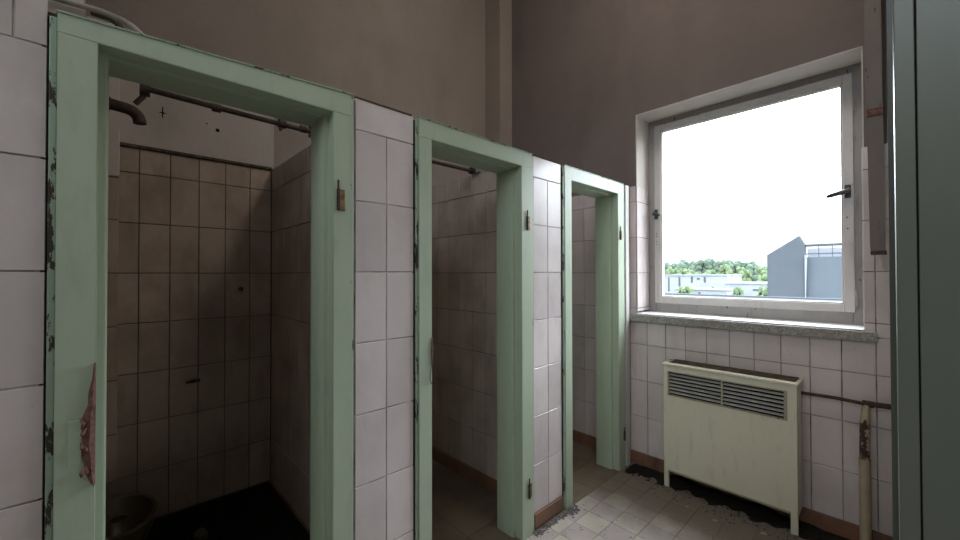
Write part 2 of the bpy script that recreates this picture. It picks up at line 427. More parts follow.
# right wall, doorway wall around the camera, lobby shell
struct('wall_right', M['plaster'], [(XR, XR + .12, -1.35, 0, 0, CEIL)], 'narrow plaster wall right of the window', 'wall')
DY = -1.8
struct('wall_near_side', M['lobby'], [(XB - .1, .3, YN - .15, YN, -.1, CEIL), (3.2, XF + .1, YN - .15, YN, -.1, CEIL), (.3, 3.2, YN - .15, YN, -.1, 2.9), (.3, 3.2, YN - .15, YN, 3.7, CEIL)], 'plaster wall behind the viewer with an added high window for fill light', 'wall')
struct('wall_lobby_side', M['lobby'], [(XF, XF + .15, YN, 0, -.1, CEIL)], 'pale plaster wall of the lobby', 'wall')
struct('wall_lobby_front', M['plaster_light'], [(1.52, XF, -1.79, -1.35, 0, CEIL), (1.29, 1.52, -1.79, -1.35, 2.12, CEIL)], 'plaster wall around the entrance doorway', 'wall')

# entrance door frame at the right edge
ed = thing('door_4', 'grey-green entrance door frame filling the right edge, paint cracked along its seam', 'door frame', (1.4, DY, 0), kind='structure')
def rel(o, x, y, z): return (x - o.location.x, y - o.location.y, z - o.location.z)
def pbox(name, mat, lst, root, bev=0):
    L = Vector((0, 0, 0)); r_ = root
    while r_ is not None: L = L + r_.location; r_ = r_.parent
    return boxes(name, mat, [(a - L.x, b - L.x, c - L.y, d - L.y, e - L.z, f - L.z) for a, b, c, d, e, f in lst], root, bev)
pbox('casing', M['green_grey'], [(1.289, 1.3105, DY, -1.36, 0, 2.12)], ed, .0012)
pbox('seam', M['dirt'], [(1.3100, 1.3135, DY + .003, DY + .03, 0, 2.12)], ed)
pbox('door_stop', M['green_grey'], [(1.279, 1.3135, -1.36, -1.30, 0, 2.12)], ed, .001)
pbox('lining', M['green_grey'], [(1.3125, 1.52, DY - .001, DY + .06, 0, 2.12)], ed, .001)
pbox('head', M['green_grey'], [(1.289, 1.52, DY - .001, -1.36, 2.12, 2.18)], ed, .001)

# opal fill lamp added on the washroom ceiling, out of view
cl = thing('fill_lamp', 'added round opal fill lamp on the washroom ceiling, out of view', 'lamp', (.62, -1.15, CEIL))
bm = bmesh.new(); bm_tube(bm, [(0, 0, -.03), (0, 0, -.001)], .13, 28); obj('fill_lamp_base', bm, M['white_paint'], cl, True)
lm = bpy.data.materials.new('fill_lamp_glass'); lm.use_nodes = True
lb = lm.node_tree.nodes['Principled BSDF']; lb.inputs['Base Color'].default_value = (.8, .8, .8, 1)
lb.inputs['Emission Color'].default_value = (1, .93, .86, 1); lb.inputs['Emission Strength'].default_value = 22
bm = bmesh.new(); bmesh.ops.create_uvsphere(bm, u_segments=28, v_segments=14, radius=.19, matrix=Matrix.Translation((0, 0, -.13)) @ Matrix.Diagonal((1, 1, .55, 1)))
obj('fill_lamp_shade', bm, lm, cl, True)

# ------------------------------------------------------------------ window
win = thing('window_1', 'white painted timber window with black handles above the convector', 'window', ((WX0 + WX1) / 2, .2, WZ0), kind='structure')
def frame_boxes(x0, x1, z0, z1, w, y0, y1, wl=None, wr=None, wb_=None, wt=None):
    wl = wl or w; wr = wr or w; wb_ = wb_ or w; wt = wt or w
    return [(x0, x0 + wl, y0, y1, z0, z1), (x1 - wr, x1, y0, y1, z0, z1), (x0 + wl, x1 - wr, y0, y1, z0, z0 + wb_), (x0 + wl, x1 - wr, y0, y1, z1 - wt, z1)]
fo = pbox('window_frame', M['white_paint2'], frame_boxes(WX0 + .005, WX1 - .005, WZ0 - .01, WZ1 - .005, .05, .195, .29, wb_=.065), win, .003)
SX0, SX1, SZ0, SZ1 = .098, 1.145, 1.120, 2.402
sa = pbox('window_sash', M['white_paint'], frame_boxes(SX0, SX1, SZ0, SZ1, .042, .178, .235, wb_=.045), win, .003)
pbox('glazing_bead', M['reveal'], frame_boxes(SX0 + .038, SX1 - .038, SZ0 + .040, SZ1 - .038, .012, .186, .225), sa, .002)
pbox('glass', M['glass'], [(SX0 + .044, SX1 - .044, .21, .214, SZ0 + .046, SZ1 - .044)], win)
def handle(x, z, ang, L=.075):
    bm = bmesh.new(); bm_box(bm, -.013, .013, -.010, 0, -.036, .036, .005)
    bm_tube(bm, [(0, 0, 0), (0, -.03, 0)], .007, 10)
    o = obj('handle_plate', bm, M['black'], win, True, loc=(x - win.location.x, .178 - .2, z - win.location.z))
    bm = bmesh.new()
    d = Vector((math.cos(ang), 0, math.sin(ang)))
    bm_tube(bm, [Vector((0, -.03, 0)) - d * .012, Vector((0, -.032, 0)) + d * L * .3, Vector((0, -.036, 0)) + d * L * .8, Vector((0, -.034, 0)) + d * L], [.012, .013, .0115, .008], 10)
    obj('handle_lever', bm, M['black'], o, True)
handle(1.122, 1.768, math.radians(195), .085)
handle(.112, 1.758, math.radians(-15), .040)
def whinge(x, z, h):
    bm = bmesh.new(); bm_tube(bm, [(0, 0, -h / 2), (0, 0, h / 2)], .006, 10)
    bm_tube(bm, [(0, 0, -h / 2 - .006), (0, 0, -h / 2)], .0035, 8); bm_tube(bm, [(0, 0, h / 2), (0, 0, h / 2 + .006)], .0035, 8)
    obj('hinge', bm, M['white_paint2'], win, True, loc=(x - win.location.x, .183 - .2, z - win.location.z))
for (x, z, h) in ((1.150, 1.19, .08), (1.150, 1.72, .06), (1.150, 2.22, .045), (1.149, 2.05, .02)): whinge(x, z, h)
bm = bmesh.new()
for (x, z) in ((.113, 1.62), (.113, 1.60), (.113, 1.56), (.114, 1.54), (1.118, 1.63), (1.12, 1.57)):
    bm_tube(bm, [(x - win.location.x, -.0235, z - win.location.z), (x - win.location.x, -.018, z - win.location.z)], .004, 8)
obj('screw_holes', bm, M['rust'], win)
# terrazzo sill
sill = tag(boxes('window_sill', M['terrazzo'], [(-.012, 1.232, -.035, -.0095, .998, 1.047), (WX0 + .006, WX1 - .006, -.0095, .2, 1.02, 1.05)], None, .003), 'grey terrazzo window sill slab under the window', 'window sill', kind='structure')
boxes('white_sill_coat', M['white_sill'], [(WX0 + .008, WX1 - .008, -.02, .196, 1.05, 1.055)], sill, .001)

# high opening added behind the viewer for fill light: frame only with glass
nw = thing('fill_window', 'added high white framed window behind the viewer, for fill light', 'window', (1.75, YN - .07, 2.9), kind='structure')
pbox('window_frame', M['white_paint'], frame_boxes(.3, 3.2, 2.9, 3.7, .06, YN - .11, YN - .04) + [(1.70, 1.77, YN - .105, YN - .045, 2.96, 3.64)], nw, .003)  # frame of the added fill window
pbox('glass', M['glass'], [(.35, 3.15, YN - .078, YN - .074, 2.95, 3.65)], nw)

# ------------------------------------------------------------------ stall door frames
def prism_y(bm, prof, y0, y1):      # profile in (x,z) swept along y
    a = [bm.verts.new((x, y0, z)) for x, z in prof]; b = [bm.verts.new((x, y1, z)) for x, z in prof]
    n = len(prof)
    for i in range(n): bm.faces.new([a[i], a[(i + 1) % n], b[(i + 1) % n], b[i]])
    bm.faces.new(a[::-1]); bm.faces.new(b)
def prism_z(bm, prof, z0, z1):      # profile in (x,y) swept along z
    a = [bm.verts.new((x, y, z0)) for x, y in prof]; b = [bm.verts.new((x, y, z1)) for x, y in prof]
    n = len(prof)
    for i in range(n): bm.faces.new([a[i], a[(i + 1) % n], b[(i + 1) % n], b[i]])
    bm.faces.new(a[::-1]); bm.faces.new(b)

def door_frame(name, yo0, yi0, yi1, yo1, label, z_in=1.872, z_out=1.948, drop=0.0):
    """yo: outer edges, yi: clear opening edges (before the stop)"""
    c = thing(name, label, 'door frame', (0, (yo0 + yo1) / 2, 0), kind='structure'); cy = c.location.y
    XFc = .012; XBk = -.152; st = .014
    def jamb(yi, yo, s):
        # profile: face, rebate, stop, back
        pr = [(XFc, yo), (XFc, yi - s * 0), (XFc - .005, yi), (-.035, yi), (-.035, yi + s * st), (-.05, yi + s * (st + .004)), (XBk + .02, yi + s * (st + .004)), (XBk, yi + s * st), (XBk, yo)]
        bm = bmesh.new(); prism_z(bm, [(x, y - cy) for x, y in pr], 0.003, z_in - .0002)
        bmesh.ops.bevel(bm, geom=[e for e in bm.edges if abs(e.verts[0].co.z - e.verts[1].co.z) > 1], offset=.0015, segments=2, affect='EDGES')
        return obj('jamb', bm, M['green'], c, True)
    jl = jamb(yi0, yo0, 1); jr = jamb(yi1, yo1, -1)
    bm = bmesh.new()
    pr = [(XFc, z_out), (XFc, z_in), (-.0365, z_in), (-.0365, z_in - .010), (XBk, z_in - .010), (XBk, z_out)]
    prism_y(bm, pr, yo0 - cy, yo1 - cy)
    bmesh.ops.bevel(bm, geom=[e for e in bm.edges if abs(e.verts[0].co.y - e.verts[1].co.y) > .3], offset=.0015, segments=2, affect='EDGES')
    def sag(bm):      # the head piece of an old frame hangs lower on its left
        for v in bm.verts:
            if v.co.z > z_out - .02: v.co.z -= drop * (yo1 - cy - v.co.y) / (yo1 - yo0)
    sag(bm)
    obj('head', bm, M['green'], c, True)
    bm = bmesh.new(); bm_box(bm, .0, XFc + .003, yo0 - cy - .002, yo1 - cy + .003, z_out - .002, z_out + .0025, .001); sag(bm)
    obj('head_cap', bm, M['green_chip'], c)
    # chipped paint strips where frame meets tile, and the dark joint
    for (y, s) in ((yo0, -1), (yo1, 1)):
        bm = bmesh.new(); a, b = sorted((y - cy, y - cy + s * .0125)); bm_box(bm, -.01, XFc - .004, a, b, .003, z_out - .012 - (drop if s < 0 else 0), .002)
        obj('edge_strip', bm, M['green_edge'] if s > 0 else M['green_chip'], c)
        bm = bmesh.new(); a, b = sorted((y - cy + s * .0125, y - cy + s * .0160)); bm_box(bm, -.01, .001, a, b, .003, z_out - .012 - (drop if s < 0 else 0))
        obj('joint', bm, M['void'], c)
    return c

def frame_hinge(c, y, z, h=.10):
    """two-leaf hinge with its pin, fixed on the face beside the rebate"""
    bm = bmesh.new(); bm_box(bm, .012, .0155, y - c.location.y - .002, y - c.location.y + .020, z - h / 2, z + h / 2 - .03, .001)
    o = obj('hinge', bm, M['brass'], c)
    bm = bmesh.new(); bm_tube(bm, [(.018, y - c.location.y - .004, z - h / 2), (.018, y - c.location.y - .004, z + h / 2 - .03)], .0055, 10)
    bm_tube(bm, [(.018, y - c.location.y - .004, z + h / 2 - .03), (.018, y - c.location.y - .004, z + h / 2)], .0035, 8)
    obj('hinge_pin', bm, M['rust'], o, True)

d1 = door_frame('door_1', -2.778, -2.713, -2.153, -2.092, 'green stall doorway nearest the viewer, broken wood on its left jamb', drop=.030)
frame_hinge(d1, -2.135, 1.595)
d2 = door_frame('door_2', -1.812, -1.750, -1.197, -1.113, 'middle green stall doorway with brass hinges')
frame_hinge(d2, -1.155, 1.602); frame_hinge(d2, -1.146, .248)
d3 = door_frame('door_3', -.822, -.754, -.201, -.118, 'green stall doorway farthest away beside the window wall')
frame_hinge(d3, -.172, 1.607, .09); frame_hinge(d3, -.135, .238, .09)
boxes('white_edge_board', M['white_paint'], [(-.01, .016, -.098 + .461, -.05 + .461, .0, TOP - .004)], d3, .002).location = (0, -.461 - d3.location.y, 0)

# splintered hole in the left jamb of door 1
bm = bmesh.new()
zs = [.845, .87, .90, .94, .975, 1.0, 1.03, 1.06, 1.09, 1.125]
ws = [.006, .015, .020, .028, .022, .023, .013, .012, .006, .003]
cy = d1.location.y; prev = None
for i, (z, w) in enumerate(zip(zs, ws)):
    r = .006 + .007 * random.random()
    row = [bm.verts.new((.0115, -2.7125 - w - cy, z)), bm.verts.new((.0122 + r * .5, -2.7125 - w * .75 - cy, z + random.uniform(-.01, .01))),
           bm.verts.new((.012 + r, -2.7125 - w * .35 - cy, z + random.uniform(-.008, .008))), bm.verts.new((.011, -2.712 - cy, z))]
    if prev:
        for a in range(3): bm.faces.new([prev[a], prev[a + 1], row[a + 1], row[a]])
    prev = row
spl = obj('splintered_wood', bm, M['wood_raw'], d1)
bm = bmesh.new()
for k in range(6):
    z = random.uniform(.86, .98); y = -2.715 - random.uniform(.003, .022) - cy; L = random.uniform(.015, .03)
    bm_tube(bm, [(.014, y, z), (.024 + random.random() * .006, y + random.uniform(-.006, .006), z + L * .5), (.016, y + random.uniform(-.006, .006), z + L)], [.0015, .004, .0008], 5)
obj('splinters', bm, M['wood_raw'], spl)
bm = bmesh.new(); bm_box(bm, .0115, .0135, -2.757 - cy, -2.735 - cy, .90, 1.0, .001)
obj('filler_patch', bm, M['green'], d1)

# torn wood strip and wire loop on the left jamb of door 2
bm = bmesh.new(); cy = d2.location.y
bm_tube(bm, [(.014, -1.751 - cy, 1.075), (.016, -1.752 - cy, 1.02), (.014, -1.753 - cy, .97)], [.002, .006, .002], 6)
obj('splintered_wood', bm, M['wood_raw'], d2)
bm = bmesh.new()
bm_tube(bm, [(.016, -1.753 - cy, .99), (.02, -1.762 - cy, .95), (.02, -1.766 - cy, .91), (.019, -1.760 - cy, .893), (.018, -1.754 - cy, .90), (.016, -1.751 - cy, .97)], .0014, 6)
obj('wire_loop', bm, M['black'], d2)

# ------------------------------------------------------------------ convector
CX0, CX1, CY0, CY1, CZ0, CZ1 = .289, .945, -.165, -.022, .112, .772
cv = thing('convector_heater', 'cream metal convector heater with slatted grille standing under the window', 'heater', (.617, -.09, 0))
GX0, GX1, GZ0, GZ1 = .318, .902, .578, .722
pbox('front_panel', M['cream'], [(CX0, CX1, CY0, CY0 + .012, CZ0, GZ0), (CX0, GX0, CY0, CY0 + .012, GZ0, CZ1 - .012),
                                 (GX1, CX1, CY0, CY0 + .012, GZ0, CZ1 - .012), (GX0, GX1, CY0, CY0 + .012, GZ1, CZ1 - .012)], cv, .0015)
pbox('bottom_lip', M['cream_dark'], [(CX0 + .026, CX1 - .032, CY0 - .004, CY0 + .012, CZ0 - .008, CZ0 + .004)], cv, .002)
for x0, x1 in ((CX0, CX0 + .006), (CX1 - .006, CX1)):
    pbox('side_panel', M['cream'], [(x0, x1, CY0 + .010, CY1, CZ0 - .02, CZ1 - .01)], cv, .001)
tp = pbox('top_panel', M['cream'], [(CX0 - .006, CX1 + .007, CY0 - .007, CY1 + .018, CZ1 - .014, CZ1)], cv, .003)
bm = bmesh.new()
for k in range(240):
    x = random.uniform(CX0, CX1) - .617; y = random.triangular(CY0 + .02, CY1 + .01, CY1) + .09; s = random.uniform(.002, .006)
    bmesh.ops.create_icosphere(bm, subdivisions=1, radius=s, matrix=Matrix.Translation((x, y, CZ1 + s * .2)) @ Matrix.Diagonal((1.6, 1, .5, 1)))
dd = obj('dust_layer', bm, M['dust'], tp); dd['kind'] = 'stuff'
pbox('dust_film', M['dust'], [(CX0 + .02, CX1 - .01, CY0 + .03, CY1 + .012, CZ1, CZ1 + .0015)], tp)
pbox('heating_core', M['void'], [(CX0 + .01, CX1 - .01, CY0 + .035, CY1 - .01, .16, GZ1 + .02)], cv)
gr = pbox('grille_frame', M['cream_dark'], frame_boxes(GX0 - .004, GX1 + .004, GZ0 - .004, GZ1 + .004, .007, CY0 - .003, CY0 + .014, wr=.014) +
          [(.606, .616, CY0 - .003, CY0 + .012, GZ0, GZ1)], cv, .001)
for half in ((GX0 + .004, .606), (.616, GX1 - .01)):
    for k in range(6):
        z = GZ0 + .018 + k * .0215
        bm = bmesh.new()
        prof = [(0, 0), (.016, .006), (.016, .0085), (0, .0025)]
        a = [bm.verts.new((half[0] - .617, CY0 + .002 + y + .09, z + zz - .004)) for y, zz in prof]
        b = [bm.verts.new((half[1] - .617, CY0 + .002 + y + .09, z + zz - .004)) for y, zz in prof]
        for i in range(4): bm.faces.new([a[i], a[(i + 1) % 4], b[(i + 1) % 4], b[i]])
        bm.faces.new(a[::-1]); bm.faces.new(b)
        obj('slat', bm, M['slat'], gr)
pbox('leg', M['cream'], [(CX0, CX0 + .026, CY0 + .001, CY0 + .02, 0.004, CZ0 + .004)], cv, .001)
pbox('leg', M['cream'], [(CX1 - .03, CX1, CY0 + .001, CY0 + .02, 0.004, CZ0 + .004)], cv, .001)

# ------------------------------------------------------------------ heating pipes
hp = thing('heating_pipe', 'rust-flaked pipe with cream lower sleeve standing right of the convector', 'pipe', (1.183, -.055, 0))
bm = bmesh.new(); bm_tube(bm, [(0, 0, .004), (0, 0, .44)], [.021, .021], 16); obj('sleeve', bm, M['pipe_cream'], hp, True)
bm = bmesh.new(); bm_tube(bm, [(0, 0, .43), (.002, 0, .60), (.006, 0, .66), (.008, .0, .70)], [.0185, .0185, .016, .014], 16); obj('riser', bm, M['pipe_cream'], hp, True)
bm = bmesh.new(); bm_tube(bm, [(-.236, .012, .702), (-.1, .012, .705), (.0, .006, .702), (.02, .004, .705), (XR - 1.183 - .004, .0, .712)], [.0085, .0085, .0085, .0125, .0125], 12); obj('branch_pipe', bm, M['rust'], hp, True)
bm = bmesh.new(); bm_tube(bm, [(-.006, .003, .704), (.034, .003, .704)], .016, 12); obj('tee_fitting', bm, M['rust'], hp, True)

# ------------------------------------------------------------------ hanging duct at the window's right
du = thing('downpipe_duct', 'tall grimy metal duct ending open beside the window', 'duct', (1.236, -.115, 1.42))
bm = bmesh.new()
def rect_ring(z, hx, hy, ox=0):
    return [bm.verts.new((ox + sx * hx, sy * hy, z)) for sx, sy in ((-1, -1), (1, -1), (1, 1), (-1, 1))]
rings = [rect_ring(z, hx, .04, ox) for z, hx, ox in ((.0, .0245, .004), (.04, .025, .002), (.45, .026, -.001), (.70, .027, -.004), (2.58, .028, -.010))]
for a, b in zip(rings, rings[1:]):
    for i in range(4): bm.faces.new([a[i], a[(i + 1) % 4], b[(i + 1) % 4], b[i]])
inn = [bm.verts.new(v.co * 1) for v in rings[0]]
ins = [bm.verts.new((v.co.x * .86 + .0005, v.co.y * .9, .0)) for v in rings[0]]
ind = [bm.verts.new((v.co.x * .86 + .0005, v.co.y * .9, .25)) for v in rings[0]]
for i in range(4):
    bm.faces.new([rings[0][i], rings[0][(i + 1) % 4], ins[(i + 1) % 4], ins[i]])
    bm.faces.new([ins[i], ins[(i + 1) % 4], ind[(i + 1) % 4], ind[i]])
bm.faces.new(ind)
for v in inn: bm.verts.remove(v)
obj('duct_body', bm, m_paint('grimy_duct_paint', (.17, .145, .13, 1), (.12, .10, .09, 1), (.08, .05, .045, 1), .64, .55), du)
pbox('collar', M['wood_raw'], [(1.206, 1.262, -.160, -.07, 2.05, 2.085)], du, .003)
pbox('wall_clamp', M['rust'], [(1.222, 1.246, -.08, -.0005, 2.055, 2.075)], du)
bm = bmesh.new()
bm_box(bm, -.026, .026, -.041, .041, -.004, .012, 0)
bmesh.ops.delete(bm, geom=[f for f in bm.faces if abs(f.normal.z) > .9], context='FACES')
obj('rusty_rim', bm, M['rust'], du).location.x = .004

# ------------------------------------------------------------------ pipes in and above the stalls
PX = -.545; PZ = 1.984
wp = thing('water_pipe', 'thin rusty water pipe running along inside the stall tops', 'pipe', (PX, -1.8, PZ))
bm = bmesh.new(); bm_tube(bm, [(0, -2.60 + 1.8, .012), (0, -2.3 + 1.8, .005), (0, -1.95 + 1.8, .0), (0, -.96 + 1.8, .0)], .0105, 10); obj('pipe_run', bm, M['rust'], wp, True)
bm = bmesh.new(); bm_tube(bm, [(0, -2.595 + 1.8, .016), (0, -2.61 + 1.8, -.02), (0, -2.63 + 1.8, -.05)], .0085, 10); obj('end_drop', bm, M['rust'], wp, True)
for (y, r) in ((-2.605, .02), (-2.39, .016), (-2.15, .018), (-2.06, .015), (-1.02, .0)):
    if r:
        bm = bmesh.new(); bm_tube(bm, [(0, y + 1.8 - .014, .004), (0, y + 1.8 + .014, .004)], r, 12); obj('coupling', bm, M['rust'], wp, True)
for y in (-2.155, -2.03, -1.975):
    bm = bmesh.new(); bm_tube(bm, [(0, y + 1.8, -.025), (0, y + 1.8, .035)], .007, 8); bm_tube(bm, [(0, y + 1.8, .03), (0, y + 1.8, .042)], .016, 10); obj('valve', bm, M['rust'], wp, True)
bm = bmesh.new(); bm_tube(bm, [(0, -1.04 + 1.8, 0), (0, -1.015 + 1.8, 0)], .022, 14); bm_tube(bm, [(.0, -1.03 + 1.8, .0), (.05, -1.03 + 1.8, -.006)], .012, 12); obj('valve_knob', bm, M['black'], wp, True)

tk = thing('waste_pipe', 'thick short pipe stub beside the boxed duct in the first stall', 'pipe', (-.8, -2.66, 1.99))
bm = bmesh.new(); bm_tube(bm, [(0, -.12, .012), (0, -.02, .004)] + arc((0, .0, .002), (0, .05, 0), (0, .052, -.05), 8), .0215, 14)
obj('pipe_bend', bm, M['rust'], tk, True)
bm = bmesh.new(); bm_tube(bm, [(0, -.06, .0065), (0, -.035, .005)], .026, 14); obj('coupling', bm, M['rust'], tk, True)

fp = thing('overflow_pipe', 'bent painted pipe lying over the top left of the first green doorway', 'pipe', (-.06, -2.75, 1.96))
bm = bmesh.new()
pts = [(0, -.9, .02), (0, -.12, .016), (0, 0, .022)] + arc((0, .02, .0235), (0, .12, .030), (0, .125, -.03), 10)
bm_tube(bm, pts, .0068, 12); obj('pipe_run', bm, M['lead'], fp, True)
bm = bmesh.new(); bm_tube(bm, [(-.045, .02, .037), (-.045, .047, .037)] + arc((-.045, .05, .037), (-.045, .08, .036), (-.045, .083, -.01), 8), .008, 10); obj('second_run', bm, M['rust'], fp, True)

# ------------------------------------------------------------------ first stall fittings
sd = thing('soap_holder', 'small broken metal holder on the rear tiles of the first stall', 'soap holder', (XB + .01, -2.37, .76))
bm = bmesh.new(); bm_tube(bm, [(0, 0, 0), (.03, 0, -.002)], .006, 8); obj('stub', bm, M['rust'], sd, True)
bm = bmesh.new(); bm_tube(bm, [(.03, -.03, 0), (.032, .03, .004)], [.006, .009], 8); obj('bar', bm, M['rust'], sd, True)
bm = bmesh.new(); bm_tube(bm, [(0, 0, 0), (.012, 0, 0)], [.013, .011], 12); bm_tube(bm, [(.012, 0, 0), (.02, 0, 0)], .006, 10)
tag(obj('pipe_plug', bm, M['black'], None, True, loc=(XB + .0095, -2.145, 1.247)), 'black plug in the rear tiles of the first stall', 'plug')
# old toilet pan, only its rim side shows at the lower left
tp_ = thing('toilet_bowl', 'stained ceramic bowl, darkened in colour for the shade, sunk in the dark base of the first stall', 'toilet', (-.90, -2.66, .045))
bm = bmesh.new()
prof = [(.085, 0), (.09, .02), (.075, .06), (.085, .14), (.125, .22), (.15, .28), (.152, .30), (.135, .302), (.12, .27), (.08, .18), (.02, .13)]
rings = []
for r, z in prof:
    rings.append([bm.verts.new((math.cos(a) * r * 1.25, math.sin(a) * r * .8, z)) for a in [2 * math.pi * i / 28 for i in range(28)]])
for a, b in zip(rings, rings[1:]):
    for i in range(28): bm.faces.new([a[i], a[(i + 1) % 28], b[(i + 1) % 28], b[i]])
bm.faces.new(rings[-1]); bm.faces.new(rings[0][::-1])
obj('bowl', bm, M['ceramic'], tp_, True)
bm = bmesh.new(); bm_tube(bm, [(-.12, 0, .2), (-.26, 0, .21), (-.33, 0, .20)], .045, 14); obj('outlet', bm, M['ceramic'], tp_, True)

def shard(loc, s, label, mat, name='ceramic_shard'):
    bm = bmesh.new()
    n = 7; a = [random.uniform(.6, 1) for _ in range(n)]
    lo = [bm.verts.new((math.cos(2 * math.pi * i / n) * s * a[i], math.sin(2 * math.pi * i / n) * s * a[i] * .6, 0)) for i in range(n)]
    hi = [bm.verts.new((v.co.x * .9, v.co.y * .9, s * .22 + v.co.x * .12)) for v in lo]
    for i in range(n): bm.faces.new([lo[i], lo[(i + 1) % n], hi[(i + 1) % n], hi[i]])
    bm.faces.new(hi); bm.faces.new(lo[::-1])
    return tag(obj(name, bm, mat, None, False, loc=loc), label, 'shard')
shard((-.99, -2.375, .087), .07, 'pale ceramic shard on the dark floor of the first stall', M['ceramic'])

# ------------------------------------------------------------------ debris on the floor
def debris(name, n, fx, mat, label, smin=.002, smax=.007, parent=None):
    bm = bmesh.new()
    for _ in range(n):
        x, y = fx(); s = random.uniform(smin, smax)
        bmesh.ops.create_icosphere(bm, subdivisions=1, radius=s, matrix=Matrix.Translation((x, y, .004 + s * .35)) @ Matrix.Rotation(random.random() * 6, 4, 'Z') @ Matrix.Diagonal((random.uniform(.8, 1.8), 1, random.uniform(.3, .7), 1)))
    o = obj(name, bm, mat); tag(o, label, 'debris', kind='stuff'); return o
debris('mortar_crumbs', 260, lambda: (abs(random.gauss(.015, .012)) + .01, random.uniform(-1.12, -.80)), M['crumb'], 'grey mortar crumbs at the foot of the partition between doorways', .0015, .007)
debris('frame_foot_crumbs', 90, lambda: (random.gauss(.03, .02), random.gauss(-.82, .03)), M['crumb'], 'coarse mortar crumbs at the foot of the farthest doorway', .003, .009)
debris('scattered_grit', 340, lambda: (random.uniform(.03, 1.2), random.uniform(-1.3, -.15)), M['crumb'], 'fine grit scattered over the checker floor', .001, .0035)
# thin heap of dirt under the convector
bm = bmesh.new()
nx, ny = 60, 16; V = []
for i in range(nx + 1):
    row = []
    for j in range(ny + 1):
        x = .03 + 1.2 * i / nx; y = -.018 - (.135 + .04 * math.sin(i * .9) * math.sin(i * .37 + 1)) * j / ny
        e = min(1, 4 * min(i / nx, 1 - i / nx)) * max(0, 1 - (j / ny) ** 1.3) ** .6
        h = .004 + e * (.014 + .012 * math.sin(x * 23) * math.sin(x * 7 + y * 31) + random.uniform(-.002, .002))
        row.append(bm.verts.new((x, y + random.uniform(-.002, .002), max(h, .0025))))
    V.append(row)
for i in range(nx):
    for j in range(ny): bm.faces.new([V[i][j], V[i + 1][j], V[i + 1][j + 1], V[i][j + 1]])
def crumb(x, y, s_): bmesh.ops.create_icosphere(bm, subdivisions=1, radius=s_, matrix=Matrix.Translation((x, y, .004 + s_ * .35)) @ Matrix.Rotation(random.random() * 6, 4, 'Z') @ Matrix.Diagonal((random.uniform(.8, 1.8), 1, random.uniform(.3, .7), 1)))
for _ in range(800): crumb(random.triangular(.02, 1.25, .7), -random.triangular(.02, .20, .12) - random.random() ** 5 * .16, random.uniform(.0010, .0042))
for _ in range(260): crumb(random.triangular(.02, .30, .06), -abs(random.triangular(.02, .20, .03)), random.uniform(.002, .009))
tag(obj('dirt_heap', bm, M['dirt'], None, True), 'black layer of dirt and crumbs along the wall foot beneath the convector', 'debris', kind='stuff')
for (x, y, s, n) in ((.47, -.30, .012, 'small pale plaster chip nearest the left convector foot'), (.62, -.33, .016, 'tan plaster chip on the floor before the convector'), (.82, -.27, .018, 'pale plaster chip beside the right convector foot')):
    shard((x, y, .006), s, n, M['plaster_light'], 'plaster_chip')

# ------------------------------------------------------------------ outdoors
GZ = -9.0
def m_out(name, c1, c2, rough=.8, scale=.3):
    return m_plain(name, c1, c2, 1.0, 0, scale, 0.0)
MO_grass = m_out('meadow_ground', (.06, .09, .045, 1), (.08, .09, .06, 1))
gnd = struct('ground', MO_grass, [(-700, 500, 6, 900, GZ - 1, GZ)], 'distant green ground beyond the buildings', 'ground')
# low flat roof in front
fr_ = thing('flat_roof', 'grey flat roof directly outside the window', 'roof', (0, 14, GZ))
MO_roof = m_out('roofing_felt', (.075, .083, .095, 1), (.085, .093, .105, 1), .7, 1.5)
bm = bmesh.new(); bm_box(bm, -14, 10, -8, 14, 0, 8.75, 0); obj('roof_deck', bm, MO_roof, fr_)
bm = bmesh.new(); bm_box(bm, -14.1, 10.1, 13.9, 14.2, 8.5, 8.86, .02); obj('roof_parapet', bm, MO_roof, fr_)

# slanted grey hall
def mk_clad(name, c1, c2, sx, sz):
    k = NM(name)
    br = k.n('ShaderNodeTexBrick'); br.offset = 0; br.inputs['Scale'].default_value = 1
    br.inputs['Color1'].default_value = c1; br.inputs['Color2'].default_value = c2
    br.inputs['Mortar'].default_value = (c1[0] * .8, c1[1] * .8, c1[2] * .8, 1)
    br.inputs['Mortar Size'].default_value = .02; br.inputs['Brick Width'].default_value = sx; br.inputs['Row Height'].default_value = sz
    mp = k.n('ShaderNodeMapping'); mp.inputs['Rotation'].default_value = (math.pi / 2, 0, 0)
    k.l(k.tc.outputs['Object'], mp.inputs[0]); k.l(mp.outputs[0], br.inputs['Vector'])
    return k.done(br.outputs[0], 1.0, spec=0.0)
MO_clad = mk_clad('slate_grey_cladding', (.078, .088, .105, 1), (.084, .094, .112, 1), .9, .55)
MO_clad2 = mk_clad('pale_grey_cladding', (.095, .11, .132, 1), (.10, .116, .14, 1), 1.2, .55)
MO_white = m_out('white_render', (.25, .265, .29, 1), (.21, .225, .25, 1), .8, .2)
MO_dark = m_out('dark_opening', (.06, .065, .075, 1), (.08, .085, .095, 1), .5, 1)
hb = thing('slanted_hall', 'dark grey clad hall with a slanting roof peak', 'building', (-8, 60, GZ))
bm = bmesh.new()
def P3(pts, y0, y1):
    a = [bm.verts.new((x, y0, z)) for x, z in pts]; b = [bm.verts.new((x, y1, z)) for x, z in pts]
    n = len(pts)
    for i in range(n): bm.faces.new([a[i], a[(i + 1) % n], b[(i + 1) % n], b[i]])
    bm.faces.new(a); bm.faces.new(b[::-1])
P3([(-2.1, 0), (-2.1, 12.75), (1.2, 15.05), (1.75, 13.9), (1.75, 0)], 0, 1.2)
bm_box(bm, -2.1, 1.7, 1.2, 12, 0, 12.2)
obj('main_block', bm, MO_clad, hb)
